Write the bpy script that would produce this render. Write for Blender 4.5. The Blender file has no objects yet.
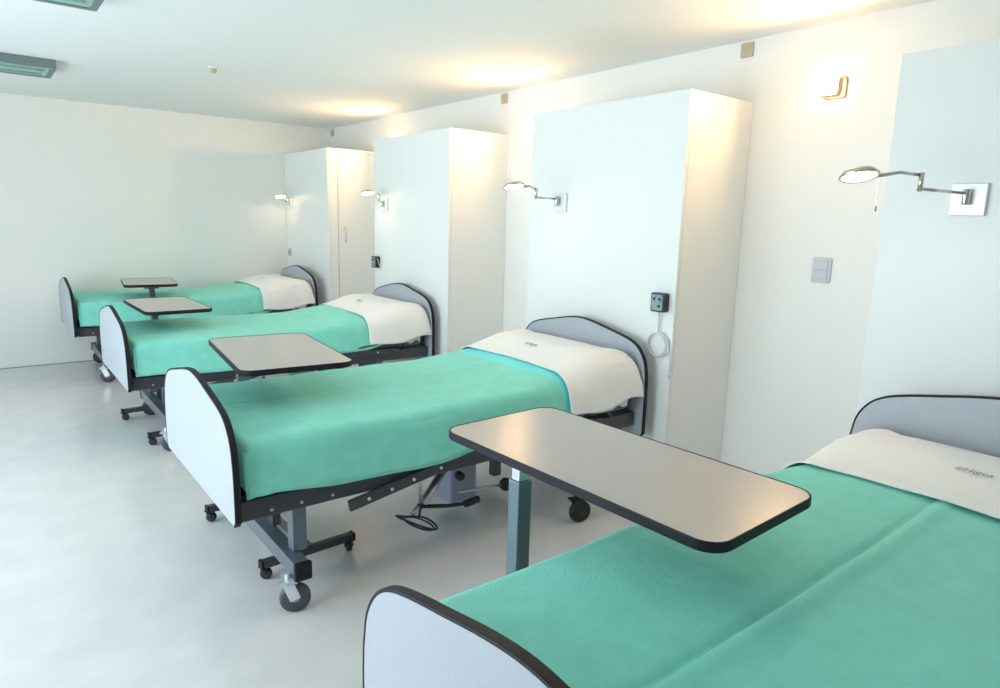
import bpy, bmesh, math, random
from mathutils import Vector, Matrix, noise
C = bpy.context.scene.collection
PI = math.pi
random.seed(7)

# ------------------------------------------------------------------ materials
def mat(name, col, rough=.5, metal=0., spec=.5, bump=None, vary=None, coat=0., sheen=0.):
    m = bpy.data.materials.new(name); m.use_nodes = True
    nt = m.node_tree; b = nt.nodes['Principled BSDF']
    b.inputs['Base Color'].default_value = (*col, 1); b.inputs['Roughness'].default_value = rough
    b.inputs['Metallic'].default_value = metal; b.inputs['Specular IOR Level'].default_value = spec
    b.inputs['Coat Weight'].default_value = coat; b.inputs['Sheen Weight'].default_value = sheen
    tc = nt.nodes.new('ShaderNodeTexCoord')
    if vary:
        scale, amt, detail = vary
        n = nt.nodes.new('ShaderNodeTexNoise'); n.inputs['Scale'].default_value = scale; n.inputs['Detail'].default_value = detail
        nt.links.new(tc.outputs['Object'], n.inputs['Vector'])
        r = nt.nodes.new('ShaderNodeMapRange'); r.inputs['From Min'].default_value = .3; r.inputs['From Max'].default_value = .7
        r.inputs['To Min'].default_value = 1 - amt; r.inputs['To Max'].default_value = 1 + amt
        nt.links.new(n.outputs['Fac'], r.inputs['Value'])
        mx = nt.nodes.new('ShaderNodeMix'); mx.data_type = 'RGBA'; mx.blend_type = 'MULTIPLY'; mx.inputs['Factor'].default_value = 1
        mx.inputs['A'].default_value = (*col, 1)
        nt.links.new(r.outputs['Result'], mx.inputs['B']); nt.links.new(mx.outputs['Result'], b.inputs['Base Color'])
    if bump:
        scale, strength = bump
        n = nt.nodes.new('ShaderNodeTexNoise'); n.inputs['Scale'].default_value = scale; n.inputs['Detail'].default_value = 4
        nt.links.new(tc.outputs['Object'], n.inputs['Vector'])
        bp = nt.nodes.new('ShaderNodeBump'); bp.inputs['Strength'].default_value = strength; bp.inputs['Distance'].default_value = .01
        nt.links.new(n.outputs['Fac'], bp.inputs['Height']); nt.links.new(bp.outputs['Normal'], b.inputs['Normal'])
    return m
def emit(name, col, strength):
    m = bpy.data.materials.new(name); m.use_nodes = True; nt = m.node_tree
    b = nt.nodes['Principled BSDF']; b.inputs['Base Color'].default_value = (.8, .8, .8, 1)
    b.inputs['Emission Color'].default_value = (*col, 1); b.inputs['Emission Strength'].default_value = strength
    return m

M = dict(
    wall=mat('wall_paint', (.84, .83, .80), .75, bump=(180, .03)),
    ceil=mat('ceiling_paint', (.80, .815, .81), .85, bump=(120, .03)),
    floor=mat('vinyl_floor', (.645, .635, .635), .22, vary=(5, .05, 6), spec=.55),
    ward=mat('wardrobe_laminate', (.83, .83, .81), .42),
    gap=mat('shadow_gap', (.30, .28, .25), .8),
    shade_line=mat('joint_shade_line', (.32, .35, .36), .6),
    board=mat('bed_board_laminate', (.42, .445, .49), .38, vary=(160, .04, 2)),
    rubber=mat('black_rubber_edge', (.010, .010, .014), .55, spec=.3),
    dark=mat('dark_painted_steel', (.045, .045, .055), .4, spec=.6),
    steel=mat('grey_painted_steel', (.16, .19, .225), .35, metal=.45),
    silver=mat('zinc_steel', (.62, .64, .67), .28, metal=.9),
    castplate=mat('caster_steel', (.70, .72, .76), .3, metal=.5),
    tyre=mat('caster_black', (.015, .015, .018), .5),
    tyregrey=mat('caster_grey', (.06, .065, .075), .5),
    hub=mat('caster_hub', (.55, .58, .64), .35),
    bolt=mat('bolt_zinc', (.6, .6, .6), .3, metal=.8),
    motor=mat('motor_plastic', (.36, .40, .52), .5),
    mattress=mat('mattress_cover', (.10, .16, .18), .6),
    blanket=mat('green_blanket', (.25, .73, .61), .95, spec=.15, bump=(260, .35), vary=(14, .045, 6), sheen=.15),
    hem=mat('turquoise_blanket_hem', (.17, .80, .79), .9, spec=.15, bump=(260, .35), sheen=.15),
    sheet=mat('white_sheet', (.86, .85, .84), .85, spec=.2, bump=(45, .12)),
    pillow=mat('white_pillowcase', (.84, .83, .835), .85, spec=.2, bump=(30, .2)),
    ink=mat('sheet_print', (.16, .17, .16), .8),
    top=mat('table_laminate', (.46, .435, .41), .30, vary=(220, .05, 2), spec=.5),
    postl=mat('table_post_grey', (.15, .21, .24), .32, metal=.5),
    chrome=mat('lamp_chrome', (.62, .58, .53), .22, metal=1.),
    plate=mat('lamp_plate', (.80, .81, .82), .35, metal=.25),
    cream=mat('cream_plastic', (.50, .42, .29), .5),
    switch=mat('switch_plastic', (.52, .52, .58), .35),
    unit=mat('unit_black', (.015, .017, .022), .35),
    unitf=mat('unit_front', (.22, .33, .35), .3, vary=(60, .35, 3)),
    cable=mat('white_cable', (.66, .68, .68), .5),
    fix=mat('luminaire_case', (.15, .20, .195), .5),
    diff=mat('luminaire_diffuser', (.24, .46, .41), .25),
    frame=mat('window_frame', (.75, .77, .78), .4),
    lens=emit('reading_lens', (1., .70, .45), 16),
    glow=emit('wall_light_glass', (1., .62, .30), 11),
    front=emit('wall_light_front', (1., .60, .27), 430),
    tan=mat('wall_light_metal', (.42, .31, .2), .35, metal=.6),
)
def glass():
    m = bpy.data.materials.new('window_glass'); m.use_nodes = True; nt = m.node_tree
    nt.nodes.remove(nt.nodes['Principled BSDF']); out = nt.nodes['Material Output']
    t = nt.nodes.new('ShaderNodeBsdfTransparent'); t.inputs['Color'].default_value = (.96, .98, .98, 1)
    g = nt.nodes.new('ShaderNodeBsdfGlossy'); g.inputs['Roughness'].default_value = .02
    mx = nt.nodes.new('ShaderNodeMixShader'); mx.inputs['Fac'].default_value = .06
    nt.links.new(t.outputs[0], mx.inputs[1]); nt.links.new(g.outputs[0], mx.inputs[2]); nt.links.new(mx.outputs[0], out.inputs[0])
    return m
M['glass'] = glass()

# ------------------------------------------------------------------ helpers
def obj(name, bm, m, parent=None, smooth=False, bevel=0., loc=None):
    bmesh.ops.recalc_face_normals(bm, faces=bm.faces)
    me = bpy.data.meshes.new(name); bm.to_mesh(me); bm.free()
    o = bpy.data.objects.new(name, me); C.objects.link(o)
    for x in (m if isinstance(m, (list, tuple)) else [m]): me.materials.append(x)
    if smooth:
        for p in me.polygons: p.use_smooth = True
    if bevel:
        b = o.modifiers.new('bevel', 'BEVEL'); b.width = bevel; b.segments = 2; b.limit_method = 'ANGLE'; b.angle_limit = .6
    if parent: o.parent = parent
    if loc: o.location = loc
    return o
def bx(bm, x0, x1, y0, y1, z0, z1, mi=0):
    v = [bm.verts.new((x, y, z)) for x in (x0, x1) for y in (y0, y1) for z in (z0, z1)]
    for f in ((0, 1, 3, 2), (4, 6, 7, 5), (0, 4, 5, 1), (2, 3, 7, 6), (0, 2, 6, 4), (1, 5, 7, 3)):
        bm.faces.new([v[i] for i in f]).material_index = mi
    return v
def box(*a):
    bm = bmesh.new(); bx(bm, *a); return bm
def bar(bm, p, q, w, h, up=(0, 0, 1)):
    """rectangular bar from p to q, w across, h along 'up'"""
    p, q = Vector(p), Vector(q); d = (q - p).normalized(); u = Vector(up); s = d.cross(u).normalized(); u = s.cross(d)
    vs = []
    for c in (p, q):
        for a, b in ((-1, -1), (1, -1), (1, 1), (-1, 1)): vs.append(bm.verts.new(c + s * a * w / 2 + u * b * h / 2))
    for f in ((0, 1, 2, 3), (7, 6, 5, 4), (0, 4, 5, 1), (1, 5, 6, 2), (2, 6, 7, 3), (3, 7, 4, 0)): bm.faces.new([vs[i] for i in f])
def tube(bm, pts, r, n=10, closed=False):
    pts = [Vector(p) for p in pts]; rings = []; N = len(pts); prev = None
    for i, p in enumerate(pts):
        if closed: d = pts[(i + 1) % N] - pts[i - 1]
        else: d = pts[min(i + 1, N - 1)] - pts[max(i - 1, 0)]
        d.normalize()
        if prev is None:
            a = Vector((0, 0, 1)) if abs(d.z) < .9 else Vector((1, 0, 0)); u = d.cross(a).normalized()
        else:
            u = (prev - d * prev.dot(d)).normalized()
        prev = u; w = d.cross(u)
        rr = r[i] if isinstance(r, (list, tuple)) else r
        rings.append([bm.verts.new(p + (u * math.cos(2 * PI * k / n) + w * math.sin(2 * PI * k / n)) * rr) for k in range(n)])
    for i in range(N if closed else N - 1):
        A, B = rings[i], rings[(i + 1) % N]
        for k in range(n): bm.faces.new((A[k], A[(k + 1) % n], B[(k + 1) % n], B[k]))
    if not closed:
        bm.faces.new(rings[0][::-1]); bm.faces.new(rings[-1])
def lathe(bm, prof, n=24, axis='z', at=(0, 0, 0)):
    """profile [(r, h)] turned about an axis through at"""
    at = Vector(at); rings = []
    def pt(r, h, k):
        a = 2 * PI * k / n; c, s = r * math.cos(a), r * math.sin(a)
        return at + Vector({'z': (c, s, h), 'y': (c, h, s), 'x': (h, c, s)}[axis])
    for r, h in prof:
        if r < 1e-6: rings.append([bm.verts.new(pt(0, h, 0))])
        else: rings.append([bm.verts.new(pt(r, h, k)) for k in range(n)])
    for A, B in zip(rings, rings[1:]):
        for k in range(n):
            a, b, c, d = A[k % len(A)], A[(k + 1) % len(A)], B[(k + 1) % len(B)], B[k % len(B)]
            vs = []
            for v in (a, b, c, d):
                if v not in vs: vs.append(v)
            if len(vs) > 2: bm.faces.new(vs)
    for R in (rings[0], rings[-1]):
        if len(R) > 2: bm.faces.new(R)
def prism(bm, outline, h0, h1, f):
    """outline [(a, b)] extruded from h0 to h1; f(a, b, h) -> xyz"""
    A = [bm.verts.new(f(a, b, h0)) for a, b in outline]; B = [bm.verts.new(f(a, b, h1)) for a, b in outline]
    n = len(A); bm.faces.new(A[::-1]); bm.faces.new(B)
    for i in range(n): bm.faces.new((A[i], A[(i + 1) % n], B[(i + 1) % n], B[i]))
def ring_prism(bm, inner, outer, h0, h1, f, open_end=False):
    n = len(inner)
    V = [[bm.verts.new(f(a, b, h)) for a, b in o] for o in (inner, outer) for h in (h0, h1)]
    i0, i1, o0, o1 = V
    for k in range(n - 1 if open_end else n):
        j = (k + 1) % n
        bm.faces.new((o0[k], o0[j], o1[j], o1[k])); bm.faces.new((i0[j], i0[k], i1[k], i1[j]))
        bm.faces.new((i0[k], i0[j], o0[j], o0[k])); bm.faces.new((o1[k], o1[j], i1[j], i1[k]))
    if open_end:
        for k in (0, n - 1): bm.faces.new((i0[k], o0[k], o1[k], i1[k]))
def offset(poly, d):
    n = len(poly); out = []
    for i in range(n):
        p0, p1, p2 = Vector(poly[i - 1]), Vector(poly[i]), Vector(poly[(i + 1) % n])
        a, b = (p1 - p0).normalized(), (p2 - p1).normalized()
        t = (a + b).normalized(); nrm = Vector((t.y, -t.x)); c = max(.5, nrm.dot(Vector((a.y, -a.x))))
        out.append(tuple(p1 + nrm * d / c))
    return out
def rrect(w, h, r, n=6):
    o = []
    for cx, cy, a0 in ((w/2-r, h/2-r, 0), (-w/2+r, h/2-r, PI/2), (-w/2+r, -h/2+r, PI), (w/2-r, -h/2+r, 1.5*PI)):
        for k in range(n + 1):
            a = a0 + PI / 2 * k / n; o.append((cx + r * math.cos(a), cy + r * math.sin(a)))
    return o                                            # counter-clockwise
def catmull(pts, n=6, first=None):
    P = [Vector(p) for p in pts]; P = [Vector(first) if first else P[0] * 2 - P[1]] + P + [P[-1] * 2 - P[-2]]; o = []
    for i in range(1, len(P) - 2):
        for k in range(n):
            t = k / n; a, b, c, d = P[i-1], P[i], P[i+1], P[i+2]
            o.append(.5 * (2*b + (c-a)*t + (2*a-5*b+4*c-d)*t*t + (3*b-a-3*c+d)*t**3))
    o.append(P[-2]); return o
def tag(o, label, cat, group=None, kind=None):
    o['label'] = label; o['category'] = cat
    if group: o['group'] = group
    if kind: o['kind'] = kind
    return o
def thing(name, label, cat, loc=(0, 0, 0), rz=0., group=None):
    o = bpy.data.objects.new(name, None); C.objects.link(o); o.empty_display_size = .1
    o.location = loc; o.rotation_euler = (0, 0, rz)
    return tag(o, label, cat, group)
def copy_tree(o, parent=None):
    c = o.copy(); C.objects.link(c); c.parent = parent
    for ch in list(o.children): copy_tree(ch, c)
    return c
def struct(name, bm, m, bevel=0.):
    o = obj(name, bm, m, bevel=bevel); o['kind'] = 'structure'; return o

# ------------------------------------------------------------------ room
XW, XF, YF, H, HW = 3.3268, 2.7862, 7.4976, 2.4422, 2.1196
XL, YN = -1.55, -2.6
struct('floor', box(XL - .2, XW + .15, YN - .15, YF + .15, -.12, 0), M['floor'])
struct('ceiling', box(XL - .2, XW + .15, YN - .15, YF + .15, H, H + .12), M['ceil'])
struct('wall_right', box(XW, XW + .15, YN - .15, YF + .15, 0, H), M['wall'])
struct('wall_far', box(XL - .2, XW, YF, YF + .15, 0, H), M['wall'])
struct('wall_near', box(XL - .2, XW, YN - .15, YN, 0, H), M['wall'])
WIN = [(1.1, 2.75), (2.95, 4.6), (4.8, 6.45)]
WZ0, WZ1 = .12, 2.22
bm = bmesh.new()
ys = [YN] + [y for w in WIN for y in w] + [YF]
bx(bm, XL - .2, XL, YN, YF, 0, WZ0); bx(bm, XL - .2, XL, YN, YF, WZ1, H)
for a, b in zip(ys[::2], ys[1::2]): bx(bm, XL - .2, XL, a, b, WZ0, WZ1)
struct('wall_left', bm, M['wall'])
for i, (a, b) in enumerate(WIN):
    bm = bmesh.new(); t = .05; x0, x1 = XL - .13, XL - .07
    bx(bm, x0, x1, a, b, WZ0, WZ0 + t); bx(bm, x0, x1, a, b, WZ1 - t, WZ1)
    bx(bm, x0, x1, a, a + t, WZ0 + t, WZ1 - t); bx(bm, x0, x1, b - t, b, WZ0 + t, WZ1 - t)
    bx(bm, x0, x1, (a + b) / 2 - t / 2, (a + b) / 2 + t / 2, WZ0 + t, WZ1 - t)
    w = struct('window_%d' % (i + 1), bm, M['frame'], .006)
    bm = bmesh.new(); m_ = (a + b) / 2
    for p, q in ((a + t, m_ - t / 2), (m_ + t / 2, b - t)): bx(bm, XL - .105, XL - .097, p, q, WZ0 + t, WZ1 - t)
    obj('pane', bm, M['glass'], w)
struct('shade_line_1', box(XL, XF, YF - .006, YF, 0, .008), M['shade_line'])  # grey strip added to deepen the shade line where wall meets floor

# small fittings on walls and ceiling
VG = 'cover plates under the ceiling'
for y, lab in ((2.167, 'square tan cover plate under the ceiling above the nearest fully visible wardrobe'),
               (4.246, 'square tan cover plate under the ceiling above the second wardrobe from the camera'),
               (7.41, 'square tan cover plate in the far upper corner of the room')):
    t = thing('junction_cover', lab, 'cover plate', (XW, y, 2.392), 0, VG)
    bm = bmesh.new(); prism(bm, rrect(.072, .074, .008), -.012, 0, lambda a, b, h: (h, a, b)); obj('cover', bm, M['cream'], t, bevel=.002)
    for s in (-1, 1):
        bm = bmesh.new(); lathe(bm, [(0, -.0145), (.004, -.0135), (.004, -.011)], 10, 'x', (0, s * .024, 0)); obj('screw', bm, M['cream'], t)
t = thing('smoke_detector', 'small tan round detector on the ceiling', 'detector', (1.386, 5.0, H))
bm = bmesh.new(); lathe(bm, [(.036, 0), (.036, -.008), (.03, -.012), (0, -.012)]); obj('base', bm, M['plate'], t, smooth=True)
bm = bmesh.new(); lathe(bm, [(.022, -.012), (.020, -.034), (.012, -.04), (0, -.04)]); obj('sensor_head', bm, M['cream'], t, smooth=True)
t = thing('light_switch', 'pale double light switch plate on the right wall beside the wall light', 'light switch', (XW, 1.638, 1.268))
bm = bmesh.new(); prism(bm, rrect(.095, .125, .01), -.010, 0, lambda a, b, h: (h, a, b)); obj('plate', bm, M['switch'], t, bevel=.003)
for s in (-1, 1):
    bm = bmesh.new(); prism(bm, rrect(.066, .042, .004), -.015, -.009, lambda a, b, h: (h, a, b + s * .025)); obj('rocker', bm, M['switch'], t, bevel=.002)

# unlit ceiling lights
def ceiling_light(y0, y1, x1, lab):
    L = 1.25; W = y1 - y0; D = .058
    t = thing('ceiling_light', lab, 'ceiling light', (x1 - L / 2, (y0 + y1) / 2, H), 0, 'unlit ceiling lights')
    bm = bmesh.new(); bx(bm, -L/2, L/2, -W/2, W/2, -D + .012, 0); obj('housing', bm, M['fix'], t, bevel=.004)
    bm = bmesh.new(); e = .032
    ring_prism(bm, rrect(L - 2*e, W - 2*e, .01, 3), rrect(L, W, .012, 3), -D, -D + .012, lambda a, b, h: (a, b, h)); obj('rim', bm, M['fix'], t)
    bm = bmesh.new(); bx(bm, -L/2 + e, L/2 - e, -W/2 + e, W/2 - e, -D + .004, -D + .012); obj('diffuser', bm, M['diff'], t)
    for s in (-1, 1):
        bm = bmesh.new(); tube(bm, [(-L/2 + .06, s * W * .2, -D + .003), (L/2 - .06, s * W * .2, -D + .003)], .009, 8); obj('lamp_tube', bm, M['diff'], t, True)
ceiling_light(5.56, 6.0, .535, 'unlit grey-green ceiling light by the far left of the ceiling')
ceiling_light(3.38, 3.84, .55, 'unlit grey-green ceiling light cut off by the top edge of the photo')

# ------------------------------------------------------------------ wardrobes
def wardrobe(y0, y1, lab, door=False):
    w, d = y1 - y0, XW - XF - .0015
    t = thing('wardrobe', lab, 'wardrobe', (XF, y0, 0), 0, 'white wardrobes along the right wall')
    s = .022; g = .002
    obj('front_panel', box(0, s, 0, w, 0, HW), M['ward'], t, bevel=.002)
    if door:
        obj('side_panel', box(s + g, .105, 0, s, 0, HW), M['ward'], t, bevel=.002)
        dr = obj('door', box(.111, d - .03, 0, s, .06, HW - .03), M['ward'], t, bevel=.003)
        obj('door_gap_lining', box(.104, .112, .008, s, .06, HW - .03), M['gap'], t)
        obj('plinth', box(.105, d, .004, s, 0, .057), M['ward'], t)
        obj('end_post', box(d - .027, d, 0, s, .057, HW - .027), M['ward'], t)
        obj('top_rail', box(.105, d, 0, s, HW - .027, HW), M['ward'], t)
        bm = bmesh.new(); tube(bm, [(.175, 0, 1.21), (.175, -.026, 1.21), (.175, -.028, 1.28), (.175, -.026, 1.35), (.175, 0, 1.35)], .006, 8)
        obj('handle', bm, M['silver'], dr, True)
    else:
        obj('side_panel', box(s + g, d, 0, s, 0, HW), M['ward'], t, bevel=.002)
    obj('far_side_panel', box(s + g, d, w - s, w, 0, HW), M['ward'], t, bevel=.002)
    obj('top_panel', box(s + g, d, s, w - s, HW - s, HW), M['ward'], t)
    return t
wardrobe(6.3545, YF - .003, 'white wardrobe in the far corner with a door seam and handle on its side', True)
wardrobe(4.1952, 5.3745, 'tall white wardrobe behind the second bed from the far wall')
wardrobe(2.1054, 3.2708, 'tall white wardrobe with a white cable coil hanging on its face')
wardrobe(.0, 1.1646, 'white wardrobe at the right edge carrying the largest reading lamp')

# ------------------------------------------------------------------ wall lights
def wall_light(y, lab):
    t = thing('wall_light', lab, 'wall light', (XW, y, 2.135), 0, 'lit wall lights beside the wardrobes')
    bm = bmesh.new(); prism(bm, rrect(.105, .095, .012), -.014, 0, lambda a, b, h: (h, a, b)); obj('back_plate', bm, M['tan'], t, bevel=.002)
    bm = bmesh.new(); prism(bm, rrect(.090, .076, .016), -.083, -.022, lambda a, b, h: (h, a, b)); obj('glass_shade', bm, M['glow'], t, bevel=.003)
    bm = bmesh.new(); prism(bm, rrect(.084, .070, .014), -.092, -.0835, lambda a, b, h: (h, a, b)); obj('front_glass', bm, M['front'], t, bevel=.003)
    bm = bmesh.new(); ring_prism(bm, rrect(.085, .071, .0145), rrect(.092, .078, .017), -.095, -.0835, lambda a, b, h: (h, a, b)); obj('rim', bm, M['tan'], t)
    bm = bmesh.new()                                     # metal bracket hugging the near side and the underside
    pts = [(-.052, .03), (-.052, -.028), (-.042, -.045), (.030, -.045)]
    for (a, b), (c, d) in zip(pts, pts[1:]): bar(bm, (-.066, a, b), (-.066, c, d), .006, .036, (1, 0, 0))
    obj('bracket', bm, M['tan'], t)
for y, lab in ((1.67, 'lit square wall light on the right wall, fully in view'),
               (3.80, 'lit wall light mostly hidden behind the wardrobe with the cable coil'),
               (5.92, 'lit wall light mostly hidden behind the second wardrobe from the far wall')):
    wall_light(y, lab)

# ------------------------------------------------------------------ reading lamps
def reading_lamp(y, z, head, elbow, lab, cord=True, plate=.115, tilt=(0, 0)):
    """head and elbow are world points; plate on the wardrobe face at (XF, y, z)"""
    o = Vector((XF, y, z)); hd = Vector(head) - o; el = Vector(elbow) - o
    t = thing('reading_lamp', lab, 'reading lamp', o, 0, 'swing-arm reading lamps on the wardrobes')
    bm = bmesh.new(); prism(bm, rrect(plate, plate, .004, 3), -.016, 0, lambda a, b, h: (h, a, b)); obj('wall_plate', bm, M['plate'], t, bevel=.003)
    b0 = Vector((-.036, 0, .012))
    bm = bmesh.new(); lathe(bm, [(0, -.027), (.011, -.027), (.0125, -.024), (.0125, .024), (.011, .027), (0, .027)], 16, 'z', b0 - Vector((0, 0, .004)))
    bar(bm, (-.012, 0, .008), (-.036, 0, .008), .014, .03); obj('pivot', bm, M['chrome'], t, True)
    bm = bmesh.new(); lo = el - Vector((0, 0, .022)); hi = el + Vector((0, 0, .022))
    tube(bm, [b0 + Vector((0, 0, .008)), lo], .0055, 10); obj('lower_arm', bm, M['chrome'], t, True)
    bm = bmesh.new(); lathe(bm, [(0, -.032), (.0085, -.03), (.0085, .03), (0, .032)], 14, 'z', el); obj('elbow_joint', bm, M['chrome'], t, True)
    d = (hd - hi); d.z = 0; d.normalize(); neck = hd - d * .062
    bm = bmesh.new(); tube(bm, [hi, hi.lerp(neck, .5) + Vector((0, 0, .010)), neck], [.0055, .0055, .007], 10); obj('upper_arm', bm, M['chrome'], t, True)
    R = Matrix.Rotation(tilt[0], 4, 'X') @ Matrix.Rotation(tilt[1], 4, 'Y'); T = Matrix.Translation(hd) @ R @ Matrix.Scale(.92, 4)
    bm = bmesh.new(); lathe(bm, [(0, .020), (.035, .019), (.056, .013), (.066, .002), (.067, -.006), (.062, -.009), (.058, -.005), (.0, -.002)], 32)
    bmesh.ops.transform(bm, matrix=T, verts=bm.verts); sh = obj('lamp_head', bm, M['chrome'], t, True)
    bm = bmesh.new(); lathe(bm, [(0, -.014), (.03, -.0125), (.05, -.0085), (.057, -.0055)], 28)
    bmesh.ops.transform(bm, matrix=T, verts=bm.verts); obj('lens', bm, M['lens'], sh, True)
    if cord:
        a = hd - d * .068
        bm = bmesh.new(); tube(bm, [a, a - Vector((0, 0, .05)), a - Vector((0, .002, .10))], .0018, 6)
        lathe(bm, [(0, -.012), (.004, -.01), (.003, .008), (0, .01)], 8, 'z', a - Vector((0, .002, .105))); obj('pull_cord', bm, M['chrome'], t)
    return t
reading_lamp(.878, 1.587, (2.33, 1.06, 1.650), (2.50, .935, 1.634), 'largest swing-arm reading lamp on the wardrobe at the right edge', True, .112, (-.24, .16))
reading_lamp(2.985, 1.583, (2.44, 3.01, 1.664), (2.595, 2.995, 1.628), 'lit swing-arm reading lamp on the wardrobe with the cable coil', False, .11, (-.26, .0))
reading_lamp(5.17, 1.572, (2.625, 5.185, 1.664), (2.69, 5.10, 1.625), 'lit reading lamp on the second wardrobe from the far wall', False, .11, (-.28, .0))
reading_lamp(7.33, 1.59, (2.655, 7.30, 1.660), (2.70, 7.26, 1.630), 'lit reading lamp on the far corner wardrobe', False, .11, (-.28, .0))

# ------------------------------------------------------------------ call units
def call_unit(y, z, lab, coil):
    t = thing('call_unit', lab, 'call unit', (XF, y, z), 0, 'black call units on the wardrobes')
    bm = bmesh.new(); prism(bm, rrect(.085, .098, .010), -.045, 0, lambda a, b, h: (h, a, b)); cs = obj('casing', bm, M['unit'], t, bevel=.003)
    bm = bmesh.new(); prism(bm, rrect(.070, .082, .006), -.048, -.0445, lambda a, b, h: (h, a, b)); fp = obj('front_plate', bm, M['unitf'], t, bevel=.001)
    bm = bmesh.new()
    for a, b in ((-.016, .018), (.016, .018), (-.016, -.018)): lathe(bm, [(0, -.052), (.008, -.051), (.008, -.0475)], 12, 'x', (0, a, b))
    obj('push_button', bm, M['unit'], fp)
    if coil:
        bm = bmesh.new(); c = Vector((-.012, .0, -.225)); r = .066; k = 30
        tube(bm, [(-.02, .004, -.048), (-.014, .004, -.10), (-.012, .004, -.158)], .0035, 8)
        for q in range(3):
            tube(bm, [c + Vector((-.004 * q, (r - .004 * q) * math.sin(2*PI*i/k) + .004*q, (r - .003*q) * math.cos(2*PI*i/k))) for i in range(k)], .0038, 8, True)
        tube(bm, [c + Vector((0, -r + .002, -.01)), c + Vector((.002, -r - .015, -.06)), c + Vector((.002, -r - .018, -.13))], .0035, 8)
        tube(bm, [c + Vector((.002, -r - .018, -.13)), c + Vector((.002, -r - .018, -.165))], .007, 8)
        obj('cable', bm, M['cable'], t, True)
    else:
        bm = bmesh.new(); tube(bm, [(-.03, -.043, .03), (-.036, -.075, .01), (-.02, -.08, -.05), (-.014, -.055, -.06)], .003, 8); obj('cable', bm, M['cable'], t, True)
call_unit(2.183, 1.075, 'black call unit with hanging white cable coil above the nearest whole bed', True)
call_unit(5.311, 1.078, 'small black call unit on the second wardrobe from the far wall', False)
t = thing('wall_socket', 'small pale grey plate on the far corner wardrobe above its bed', 'wall socket', (XF, 7.40, 1.05))
bm = bmesh.new(); prism(bm, rrect(.07, .085, .006), -.012, 0, lambda a, b, h: (h, a, b)); obj('plate', bm, M['switch'], t, bevel=.003)
bm = bmesh.new(); lathe(bm, [(.024, -.0135), (.024, -.011), (0, -.0112)], 16, 'x'); obj('outlet', bm, M['gap'], t)

# ------------------------------------------------------------------ beds
BL = 2.08
def board_outline(peak, bottom):
    half = [(0, peak), (.10, peak - .010), (.21, peak - .032), (.32, peak - .055), (.395, peak - .078), (.445, peak - .112), (.482, peak - .170), (.497, peak - .245)]
    h = [tuple(v) for v in catmull(half, 4, (-.10, peak - .010))]; h[-1] = half[-1]
    h += [(.5, peak - .30), (.5, bottom + .02), (.48, bottom)]
    return [(-a, b) for a, b in h[::-1]][:-1] + h if False else ([(a, b) for a, b in h[::-1]] + [(-a, b) for a, b in h[1:]])
def make_board(name, x, peak, bottom, parent):
    o = board_outline(peak, bottom)                      # right bottom -> peak -> left bottom, counter-clockwise in (y, z)
    bm = bmesh.new(); prism(bm, o, x - .009, x + .009, lambda a, b, h: (h, a, b)); p = obj(name, bm, M['board'], parent)
    bm = bmesh.new(); ring_prism(bm, offset(o, -.002), offset(o, .006), x - .0105, x + .0125, lambda a, b, h: (h, a, b), True)
    obj('edge_trim', bm, M['rubber'], p, bevel=.003)
def caster(parent, x, y, r, big, ang):
    """wheel standing on the floor at (x, y) with a fork and top plate"""
    c, s = math.cos(ang), math.sin(ang); d = Vector((c, s, 0)); sd = Vector((-s, c, 0)); ctr = Vector((x, y, r))
    w = .012 if big is False else .016
    Rm = Matrix.Translation(ctr) @ Matrix.Rotation(ang, 4, 'Z')
    bm = bmesh.new(); lathe(bm, [(r * .62, -w), (r * .9, -w), (r, -w * .5), (r, w * .5), (r * .9, w), (r * .62, w)], 26, 'y'); 
    bmesh.ops.transform(bm, matrix=Rm, verts=bm.verts)
    top = r * 2 + (.008 if big is False else .022)
    fk = bmesh.new(); off = -d * r * .45
    for q in (-1, 1):
        bar(fk, ctr + sd * q * (w + .005), ctr + sd * q * (w + .005) + off + Vector((0, 0, r + .010)), .004, r * .7, d)
    bar(fk, ctr + off + Vector((0, 0, r + .010)) - sd * (w + .007), ctr + off + Vector((0, 0, r + .010)) + sd * (w + .007), r * 1.2, .006, (0, 0, 1))
    lathe(fk, [(.010, r + .008), (.010, top - r + .02)], 12, 'z', ctr + off)
    if big: bar(fk, ctr - sd * .034 + Vector((0, 0, r + .022)) + off, ctr + sd * .034 + Vector((0, 0, r + .022)) + off, .05, .005)
    f = obj('caster', fk, M['castplate'] if big else M['tyre'], parent)
    obj('tyre', bm, M['tyregrey'] if big else M['tyre'], f, True)
    hb = bmesh.new(); lathe(hb, [(0, -w * .8), (r * .22, -w * 1.1), (r * .26, -w * .6), (r * .63, -w * .5), (r * .63, w * .5), (r * .26, w * .6), (r * .22, w * 1.1), (0, w * .8)], 22, 'y')
    bmesh.ops.transform(hb, matrix=Rm, verts=hb.verts); obj('hub', hb, M['hub'] if big else M['dark'], f, True)

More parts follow.
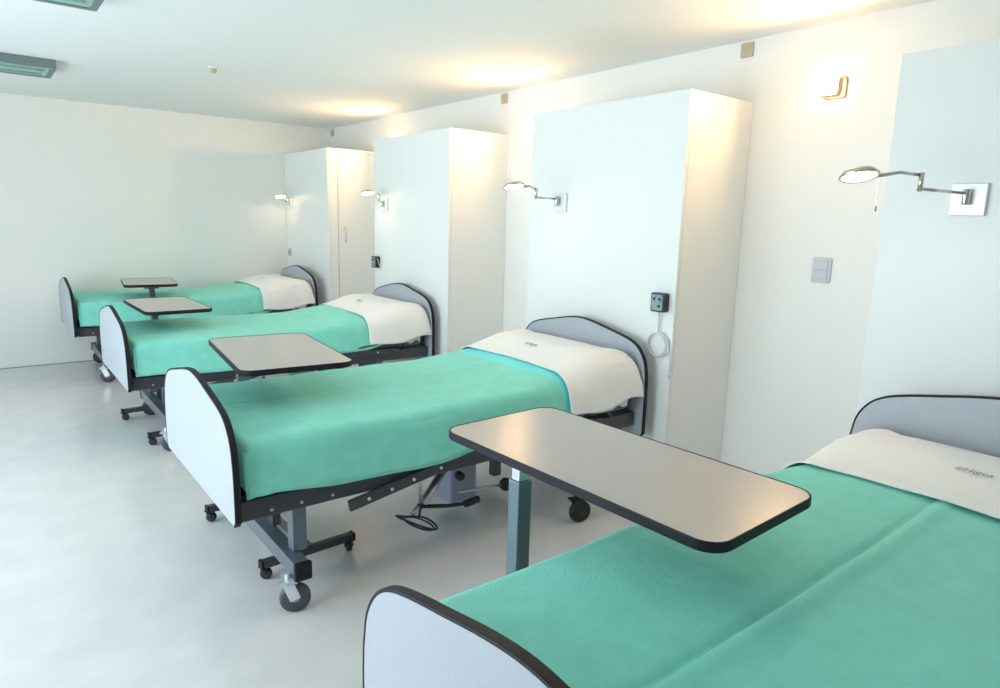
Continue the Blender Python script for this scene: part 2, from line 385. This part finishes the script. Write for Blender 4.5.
def make_bed():
    b = thing('hospital_bed', '', 'bed', (0, 0, 0), 0, 'adjustable hospital beds')
    make_board('footboard', 0, .870, .425, b); make_board('headboard', BL, .935, .36, b)
    for s in (-1, 1):
        bm = bmesh.new(); y = s * .435
        bx(bm, .018, BL - .018, y - .016, y + .016, .415, .492)
        rl = obj('side_rail', bm, M['dark'], b, bevel=.006)
        bm = bmesh.new()                                 # bent lift arm lying outside the rail
        ya = s * .464
        for p, q in (((.42, ya, .382), (1.04, ya, .487)), ((1.04, ya, .487), (1.42, ya, .50)), ((1.42, ya, .50), (1.80, ya, .485))): bar(bm, p, q, .018, .044)
        obj('lift_arm', bm, M['dark'], b, bevel=.003)
        for k, (xx, zz) in enumerate(((.50, .396), (.60, .412), (.70, .43), (.83, .452), (1.30, .497), (1.62, .492))):
            bm = bmesh.new(); lathe(bm, [(.007, 0), (.007, s * .005), (.004, s * .008), (0, s * .008)], 10, 'y', (xx, ya + s * .009, zz)); obj('bolt', bm, M['bolt'], rl)
        for xx in (.13, .24, .36):
            bm = bmesh.new(); lathe(bm, [(.006, 0), (.006, s * .005), (0, s * .006)], 10, 'y', (xx, y + s * .016, .44)); obj('bolt', bm, M['bolt'], rl)
        bm = bmesh.new()                                 # mattress retaining tube near the head
        tube(bm, catmull([(1.25, s * .455, .515), (1.45, s * .468, .535), (1.70, s * .470, .555), (1.82, s * .468, .54), (1.88, s * .45, .50)], 5), .009, 10); obj('retaining_tube', bm, M['dark'], b, True)
    for xx in (.06, .36, 1.15, 1.45, BL - .06): obj('cross_member', box(xx - .02, xx + .02, -.419, .419, .42, .46), M['dark'], b)
    bm = bmesh.new(); bx(bm, .03, BL - .03, -.42, .42, .47, .50); obj('mattress_deck', bm, M['dark'], b)
    for x, nm in ((.235, 'foot_leg_frame'), (1.66, 'head_leg_frame')):
        bm = bmesh.new()
        e = 0 if x < 1 else .07; bx(bm, x - .030, x + .030, -.455 - e, .44 + e, .140, .202)
        for s in (-1, 1):
            bx(bm, x + .001, x + .057, s * .335 - .028, s * .335 + .028, .203, .43)
        bx(bm, x + .006, x + .050, -.297, .297, .33, .372)
        lf = obj(nm, bm, M['steel'], b, bevel=.004)
        obj('lift_column', box(x + .012, x + .048, -.105, -.045, .203, .42), M['dark'], b, bevel=.003)
        for y in (-.458 - e, .443 + e):
            bm = bmesh.new(); bx(bm, x - .034, x + .034, y - .012, y + .012, .135, .207); obj('end_cap', bm, M['rubber'], lf, bevel=.008)
        for y, a, bg in ((-.425, -.3, True), (.465, 2.6, None)): caster(b, x - .02 + (.05 if y > 0 else 0), y * (1 if x < 1 else 1.17), .057, bg if x < 1 else None, a)
    bm = bmesh.new(); bx(bm, .265, 1.63, -.03, .03, .345, .385); obj('spine_beam', bm, M['dark'], b, bevel=.004)
    obj('hanger_bracket', box(1.245, 1.29, -.30, -.26, .26, .43), M['dark'], b, bevel=.003)
    bm = bmesh.new(); bx(bm, 1.15, 1.31, -.075, .075, .055, .34); obj('motor_housing', bm, M['motor'], b, bevel=.012)
    bm = bmesh.new(); tube(bm, [(.865, -.27, .205), (1.15, -.06, .29)], .020, 14); tube(bm, [(.80, -.29, .185), (.90, -.25, .215)], .011, 12); obj('actuator', bm, M['silver'], b, True)
    bm = bmesh.new(); tube(bm, [(.850, -.28, .40), (.848, -.28, .33), (.850, -.28, .215)], .008, 10)
    tube(bm, [(1.06, -.28, .22), (1.335, -.28, .195)], .006, 8); cr = obj('crank_rod', bm, M['silver'], b, True)
    for r, w, c in ((.016, .02, (.85, -.28, .345)), (.012, .014, (.85, -.28, .205)), (.02, .02, (1.06, -.28, .30)), (.032, .014, (1.335, -.28, .195))):
        bm = bmesh.new(); lathe(bm, [(0, -w), (r, -w * .8), (r, w * .8), (0, w)], 14, 'y', c); obj('pivot_knob', bm, M['tyre'], cr, True)
    bm = bmesh.new(); tube(bm, [(.86, -.28, .20), (1.0, -.275, .165), (1.13, -.27, .145)], .009, 10); tube(bm, [(1.10, -.27, .147), (1.18, -.265, .150)], .018, 12); obj('crank_handle', bm, M['tyre'], b, True)
    bm = bmesh.new(); k = 24
    tube(bm, [(.82 + .10 * math.cos(2*PI*i/k), -.30 + .03 * math.sin(4*PI*i/k), .150 - .050 * math.cos(2*PI*i/k) + .020 * math.sin(2*PI*i/k)) for i in range(k)], .005, 8, True)
    tube(bm, [(.82 + .075 * math.cos(2*PI*i/k), -.32 + .02 * math.sin(2*PI*i/k), .145 - .040 * math.cos(2*PI*i/k) + .018 * math.sin(2*PI*i/k)) for i in range(k)], .004, 8, True)
    tube(bm, [(.85, -.28, .205), (.84, -.29, .18), (.83, -.30, .165)], .005, 8)
    obj('power_cable', bm, M['tyre'], b, True)
    bm = bmesh.new(); prism(bm, rrect(BL - .09, .875, .05), .5005, .672, lambda a, c, h: (a + BL / 2, c, h)); obj('mattress', bm, M['mattress'], b, bevel=.03)
    return b

# cloth: a loft of arch-shaped sections along the bed
def sm(a, b, x):
    t = min(1, max(0, (x - a) / (b - a))); return t * t * (3 - 2 * t)
RISE = [.05, .06]
def ztop(x): return .700 + RISE[0] * sm(1.22, 1.62, x) + RISE[1] * sm(1.55, 1.80, x) - .03 * sm(1.90, 2.02, x)
def rad(x): return .042 + .098 * sm(1.30, 1.62, x)
def section(x, a, off, hem_n, hem_f, n_side=7, n_arc=8, n_top=84):
    """points (y, z, region) from the near hem over the top to the far hem"""
    zt, r = ztop(x) + off, rad(x) + off * .5; pts = []
    def side(sg, hem):
        o = []
        for k in range(n_side): o.append((sg * (a + .010 * (1 - k / n_side)), hem + (zt - r - hem) * k / n_side))
        for k in range(n_arc + 1):
            t = PI / 2 * k / n_arc; o.append((sg * (a - r + r * math.cos(t)), zt - r + r * math.sin(t)))
        return o
    L = side(-1, hem_n); R_ = side(1, hem_f)[::-1]
    for k in range(1, n_top):
        u = k / n_top; L.append(((a - r) * (2 * u - 1), zt + .010 * (1 - (2 * u - 1) ** 2)))
    return L + R_
def cloth(name, x0, x1, a, off, hem, m, seed, head_skew=0., foot=False, nx=70, crease=0., amp=1., thick=.006, head_fold=False, wave=.4):
    bm = bmesh.new(); rows = []; sv = Vector((seed * 7.3, seed * 3.1, seed * 1.7))
    xs = [x0 + (x1 - x0) * i / nx for i in range(nx + 1)]
    pre = [(x0 - .006, -.16), (x0 - .006, -.08), (x0 - .004, -.03), (x0 + .002, -.012)] if foot else []
    for j, (x, dz) in enumerate(pre + [(x, 0) for x in xs]):
        P = section(x, a, off, hem(x, -1), hem(x, 1)); row = []; n = len(P)
        for i, (y, z) in enumerate(P):
            if dz: z = min(z, ztop(x) + off + dz)
            s = i / (n - 1); e = abs(2 * s - 1)           # 0 in the middle, 1 at a hem
            xx = x + head_skew * sm(.45, 1, e) * sm(x1 - .35, x1, x)
            q = Vector((xx * 2.2, y * 2.6, z * 2.6)) + sv
            w1 = noise.noise(q) * .0075 * amp; w2 = noise.noise(q * 3.1) * .0028 * amp
            on_side = z < ztop(x) + off - rad(x) * .9
            if on_side:
                fall = (ztop(x) - z) / .22
                y2 = y + math.copysign((w1 * 1.5 + .007 * fall * math.sin(xx * 17 + seed + 2.0 * noise.noise(Vector((xx * 3, seed, 0)))) * wave * amp), y)
                if foot: y2 += math.copysign(.011 * fall * math.sin(xx * 95) * (1 - sm(.06, .22, xx)), y)
                z2 = z + (w2 if i not in (0, n - 1) else .012 * noise.noise(Vector((xx * 4, seed, 5))))
                row.append(bm.verts.new((xx, y2, z2)))
            else:
                dzz = w1 + w2
                if crease: dzz -= crease * math.exp(-((y - .015 - .035 * noise.noise(Vector((xx * 1.1, seed, 2)))) / .009) ** 2) * (1 - .6 * sm(1.1, 1.5, xx))
                if crease: dzz += .5 * crease * math.exp(-((y + .015 - .035 * noise.noise(Vector((xx * 1.1, seed, 2)))) / .02) ** 2)
                row.append(bm.verts.new((xx, y, z + dzz)))
        rows.append(row)
    for A, B in zip(rows, rows[1:]):
        for i in range(len(A) - 1): bm.faces.new((A[i], A[i + 1], B[i + 1], B[i]))
    o = obj(name, bm, m, smooth=True)
    if isinstance(m, list):
        for p in o.data.polygons: p.material_index = int(p.index // (len(rows[0]) - 1) >= len(rows) - 8)
    s = o.modifiers.new('thickness', 'SOLIDIFY'); s.thickness = thick; s.offset = 0
    return o
def pillow_mesh(seed, dz):
    """soft pillow along y; the case gathers into a loose bunched flap at both ends"""
    bm = bmesh.new(); rows = []; N = 40; K = 28
    cx = 1.858
    for j in range(N + 1):
        v = -1 + 2 * j / N; y = v * .468
        b = (1 - abs(v) ** 4.0) ** .5 if abs(v) < 1 else 0
        hx = .125 + .062 * b; hz = .030 + .062 * b; zc = .755 + dz - .055 * sm(.82, 1, abs(v))
        row = []
        for k in range(K):
            t = 2 * PI * k / K; c, s = math.cos(t), math.sin(t)
            c = math.copysign(abs(c) ** .75, c); s = math.copysign(abs(s) ** .75, s)
            g = sm(.80, 1, abs(v)); w = 1 + g * .22 * math.sin(t * 5 + seed + 3 * v)
            row.append(bm.verts.new((cx + .015 * g + hx * c * w, y + .012 * g * math.sin(t * 3 + seed), max(.678, zc + hz * s * w - .02 * g))))
        rows.append(row)
    for A, B in zip(rows, rows[1:]):
        for k in range(K): bm.faces.new((A[k], A[(k + 1) % K], B[(k + 1) % K], B[k]))
    bm.faces.new(rows[0]); bm.faces.new(rows[-1])
    return bm
def pillow_flap(seed, s, dz):
    """gathered open end of the pillowcase hanging over the mattress side"""
    bm = bmesh.new(); K = 18; J = 9; rows = []
    for j in range(J + 1):
        u = j / J; row = []
        for k in range(K + 1):
            w = k / K; x = 1.835 + .165 * w * (1 - .12 * u) + .01 * u
            y = s * (.456 + .006 * math.sin(w * 8 + seed + u * 2) * (.4 + .6 * u) + .010 * math.sin(u * PI))
            z = .792 + dz - .235 * u + .012 * math.sin(w * 9 + seed) * u - .02 * abs(w - .5) * (1 - u)
            row.append(bm.verts.new((x, y, z)))
        rows.append(row)
    for A, B in zip(rows, rows[1:]):
        for k in range(K): bm.faces.new((A[k], A[k + 1], B[k + 1], B[k]))
    return bm
def lettering(parent, seed, xl, text='#Higea'):
    cu = bpy.data.curves.new('printed_lettering', 'FONT'); cu.body = text; cu.size = .034; cu.align_x = 'CENTER'; cu.align_y = 'CENTER'; cu.shear = .2
    to = bpy.data.objects.new('lettering_source', cu); C.objects.link(to); dg = bpy.context.evaluated_depsgraph_get(); dg.update()
    me = bpy.data.meshes.new_from_object(to.evaluated_get(dg)); me.name = 'printed_lettering'
    bpy.data.objects.remove(to); bpy.data.curves.remove(cu)
    sv = Vector((seed * 7.3, seed * 3.1, seed * 1.7))
    for v in me.vertices:                                # text runs towards -y, its top towards the headboard
        x, y = xl + v.co.y, -v.co.x - .01
        zz = ztop(x) + .016 + .010 * (1 - (y / (.475 - rad(x))) ** 2)
        q = Vector((x * 2.2, y * 2.6, zz * 2.6)) + sv
        v.co = (x, y, zz + noise.noise(q) * .0075 * .8 + noise.noise(q * 3.1) * .0028 * .8 + .0045)
    me.materials.clear(); me.materials.append(M['ink'])
    o = bpy.data.objects.new('printed_lettering', me); C.objects.link(o); o.parent = parent
    return o

def blanket_hem(x, s): return .505 - .035 * math.exp(-((x - .68) / .3) ** 2) + .012 * sm(.95, 1.3, x) + .05 * sm(1.45, 1.62, x)
def sheet_hem(x, s): return .555 + .012 * math.sin(x * 21) * .6 + .03 * sm(1.75, 1.9, x)
beds = [
    (.5820, 6.8995, 'far', 'hospital bed standing against the far wall', 'against the far wall'),
    (.6322, 4.7798, 'second', 'second hospital bed from the far wall', 'second from the far wall'),
    (.6113, 2.6780, 'third', 'hospital bed in the middle of the picture, its whole undercarriage showing', 'in the middle of the picture'),
    (.5514, .6069, 'near', 'hospital bed cut off by the bottom right corner of the photo', 'cut off by the bottom right corner')]
proto = make_bed()
for i, (x, y, key, lab, where) in enumerate(beds):
    b = proto if i == 0 else copy_tree(proto)
    b.location = (x, y, 0); b['label'] = lab
    RISE[:] = [.02, .035] if i == 3 else [.05, .06]
    bl = cloth('blanket', .045, 1.58 if i == 3 else 1.625, .462, 0., blanket_hem, [M['blanket'], M['hem']] if i == 2 else M['blanket'], i + 1, .12, True, crease=.013 if i == 3 else .005)
    bl.location = (x, y, 0); tag(bl, 'green blanket spread on the hospital bed ' + where, 'blanket', 'green blankets on the beds')
    sh = cloth('bed_sheet', (1.50 if i == 3 else 1.55), 1.945, .482, .012, sheet_hem, M['sheet'], i + 11, .13, False, nx=26, amp=.8, thick=.004, wave=.9)
    sh.location = (x, y, 0); tag(sh, 'white folded sheet over the pillow of the bed ' + where, 'bed sheet', 'white sheets folded over the pillows')
    lettering(sh, i + 11, 1.705 if i < 3 else 1.72)
    pw = thing('pillow', 'white pillow at the headboard of the bed ' + where, 'pillow', (x, y, 0), 0, 'white pillows on the beds')
    dz = ztop(1.80) - .825
    cs = obj('pillowcase', pillow_mesh(i * 1.3, dz), M['pillow'], pw, True)
    for s in (-1, 1):
        f = obj('case_flap', pillow_flap(i * 2.1 + s, s, dz), M['pillow'], pw, True)
        q = f.modifiers.new('thickness', 'SOLIDIFY'); q.thickness = .012

# ------------------------------------------------------------------ overbed tables
def overbed_table(x, y, z, rot, L, W, bars, post, lab, brot=0., inner='silver', px=0., bsx=0.):
    t = thing('overbed_table', lab, 'overbed table', (x, y, 0), math.radians(rot), 'overbed tables on casters')
    o = rrect(W, L, .055, 7); th = .019
    bm = bmesh.new(); prism(bm, offset(o, -.005), z - th, z, lambda a, b, h: (a, b, h)); tp = obj('table_top', bm, M['top'], t)
    bm = bmesh.new(); ring_prism(bm, offset(o, -.0055), o, z - th - .003, z + .0015, lambda a, b, h: (a, b, h)); obj('edge_band', bm, M['rubber'], tp, bevel=.003)
    s = 1 if post > 0 else -1
    bm = bmesh.new(); bx(bm, px - .028, px + .028, post - .024, post + .024, .03, z - .185); obj('post', bm, M['postl'], t, bevel=.004)
    bm = bmesh.new(); bx(bm, px - .022, px + .022, post - .018, post + .018, z - .185, z - th - .012); obj('inner_post', bm, M[inner], t, bevel=.003)
    bm = bmesh.new(); bx(bm, px - .055, px + .055, min(post + s * .03, post - s * .42), max(post + s * .03, post - s * .42), z - th - .012, z - th - .001)
    bar(bm, (px, post - s * .02, z - .11), (px, post - s * .16, z - th - .018), .03, .02, (0, 0, 1)); obj('top_bracket', bm, M['dark'], t)
    bm = bmesh.new(); bx(bm, W/2 - .10, W/2 - .085, -s * .05, -s * .05 + .05, z - th - .02, z - th - .004); obj('release_lever', bm, M['dark'], t)
    Rb = Matrix.Translation((0, post, 0)) @ Matrix.Rotation(math.radians(brot), 4, 'Z') @ Matrix.Translation((bsx, -post, 0))
    bm = bmesh.new(); bx(bm, -.022, .022, min(bars), max(bars + (post,)), .052, .084); bmesh.ops.transform(bm, matrix=Rb, verts=bm.verts); obj('base_spine', bm, M['steel'], t, bevel=.003)
    for yb in bars:
        bm = bmesh.new(); bx(bm, -.205, .205, yb - .018, yb + .018, .05, .082); bmesh.ops.transform(bm, matrix=Rb, verts=bm.verts); br = obj('base_bar', bm, M['dark'], t, bevel=.004)
        for e in (-1, 1):
            bm = bmesh.new(); bx(bm, e * .2065 - .006, e * .2065 + .006, yb - .020, yb + .020, .048, .084); bmesh.ops.transform(bm, matrix=Rb, verts=bm.verts); obj('end_cap', bm, M['rubber'], br, bevel=.003)
            c = Rb @ Vector((e * .188, yb, 0)); caster(t, c.x, c.y, .0235, False, .4 + e)
    return t
overbed_table(1.232, 1.099, .88, 2.3, .888, .424, (-.33, .34), .365, 'overbed table reaching over the nearest bed, the largest table top', 0., 'silver', .03, .03)
overbed_table(1.010, 2.889, .88, -5.8, .777, .455, (-.33, .335), .375, 'overbed table standing between the middle bed and the second bed from the far wall', 9., 'postl', -.075, -.085)
overbed_table(.985, 4.93, .85, 1.0, .760, .405, (-.38, .29), .385, 'second overbed table from the far wall, over the foot of the second bed', 3., 'postl', 0., -.07)
overbed_table(1.20, 6.68, .84, -6.6, .656, .42, (-.30, .30), -.32, 'smallest overbed table top, seen edge-on against the far wall', 0., 'dark')

# ------------------------------------------------------------------ light and camera
w = bpy.data.worlds.new('daylight'); bpy.context.scene.world = w; w.use_nodes = True
bg = w.node_tree.nodes['Background']; bg.inputs[0].default_value = (.74, .92, 1., 1); bg.inputs[1].default_value = .5
for i, (a, b) in enumerate(WIN):
    l = bpy.data.lights.new('window_daylight', 'AREA'); l.shape = 'RECTANGLE'; l.size = WZ1 - WZ0; l.size_y = b - a
    l.energy = (64, 52, 27)[i]; l.color = (.80, .915, 1.)
    o = bpy.data.objects.new('window_daylight', l); C.objects.link(o); o.location = (XL - .25, (a + b) / 2, (WZ0 + WZ1) / 2); o.rotation_euler = (0, -PI / 2, 0)

cam = bpy.data.cameras.new('camera'); cam.sensor_width = 36; cam.lens = 664.6037 / 1000 * 36; cam.clip_start = .02
co = bpy.data.objects.new('camera', cam); C.objects.link(co)
a, p, r = math.radians(-38.2158), math.radians(10.5972), math.radians(1.5667)
fwd = Vector((-math.sin(a) * math.cos(p), math.cos(a) * math.cos(p), -math.sin(p))); right = Vector((math.cos(a), math.sin(a), 0)); up = right.cross(fwd)
r2 = right * math.cos(r) + up * math.sin(r); u2 = -right * math.sin(r) + up * math.cos(r)
m = Matrix((r2, u2, -fwd)).transposed().to_4x4(); m.translation = (0, 0, 1.4732); co.matrix_world = m
sc = bpy.context.scene; sc.camera = co
sc.view_settings.view_transform = 'Standard'; sc.view_settings.look = 'None'; sc.view_settings.gamma = 1; sc.view_settings.use_curve_mapping = False
sc.view_settings.exposure = .47
sc.cycles.diffuse_bounces = 8; sc.cycles.max_bounces = 12; sc.cycles.use_denoising = True; sc.cycles.sample_clamp_indirect = 8
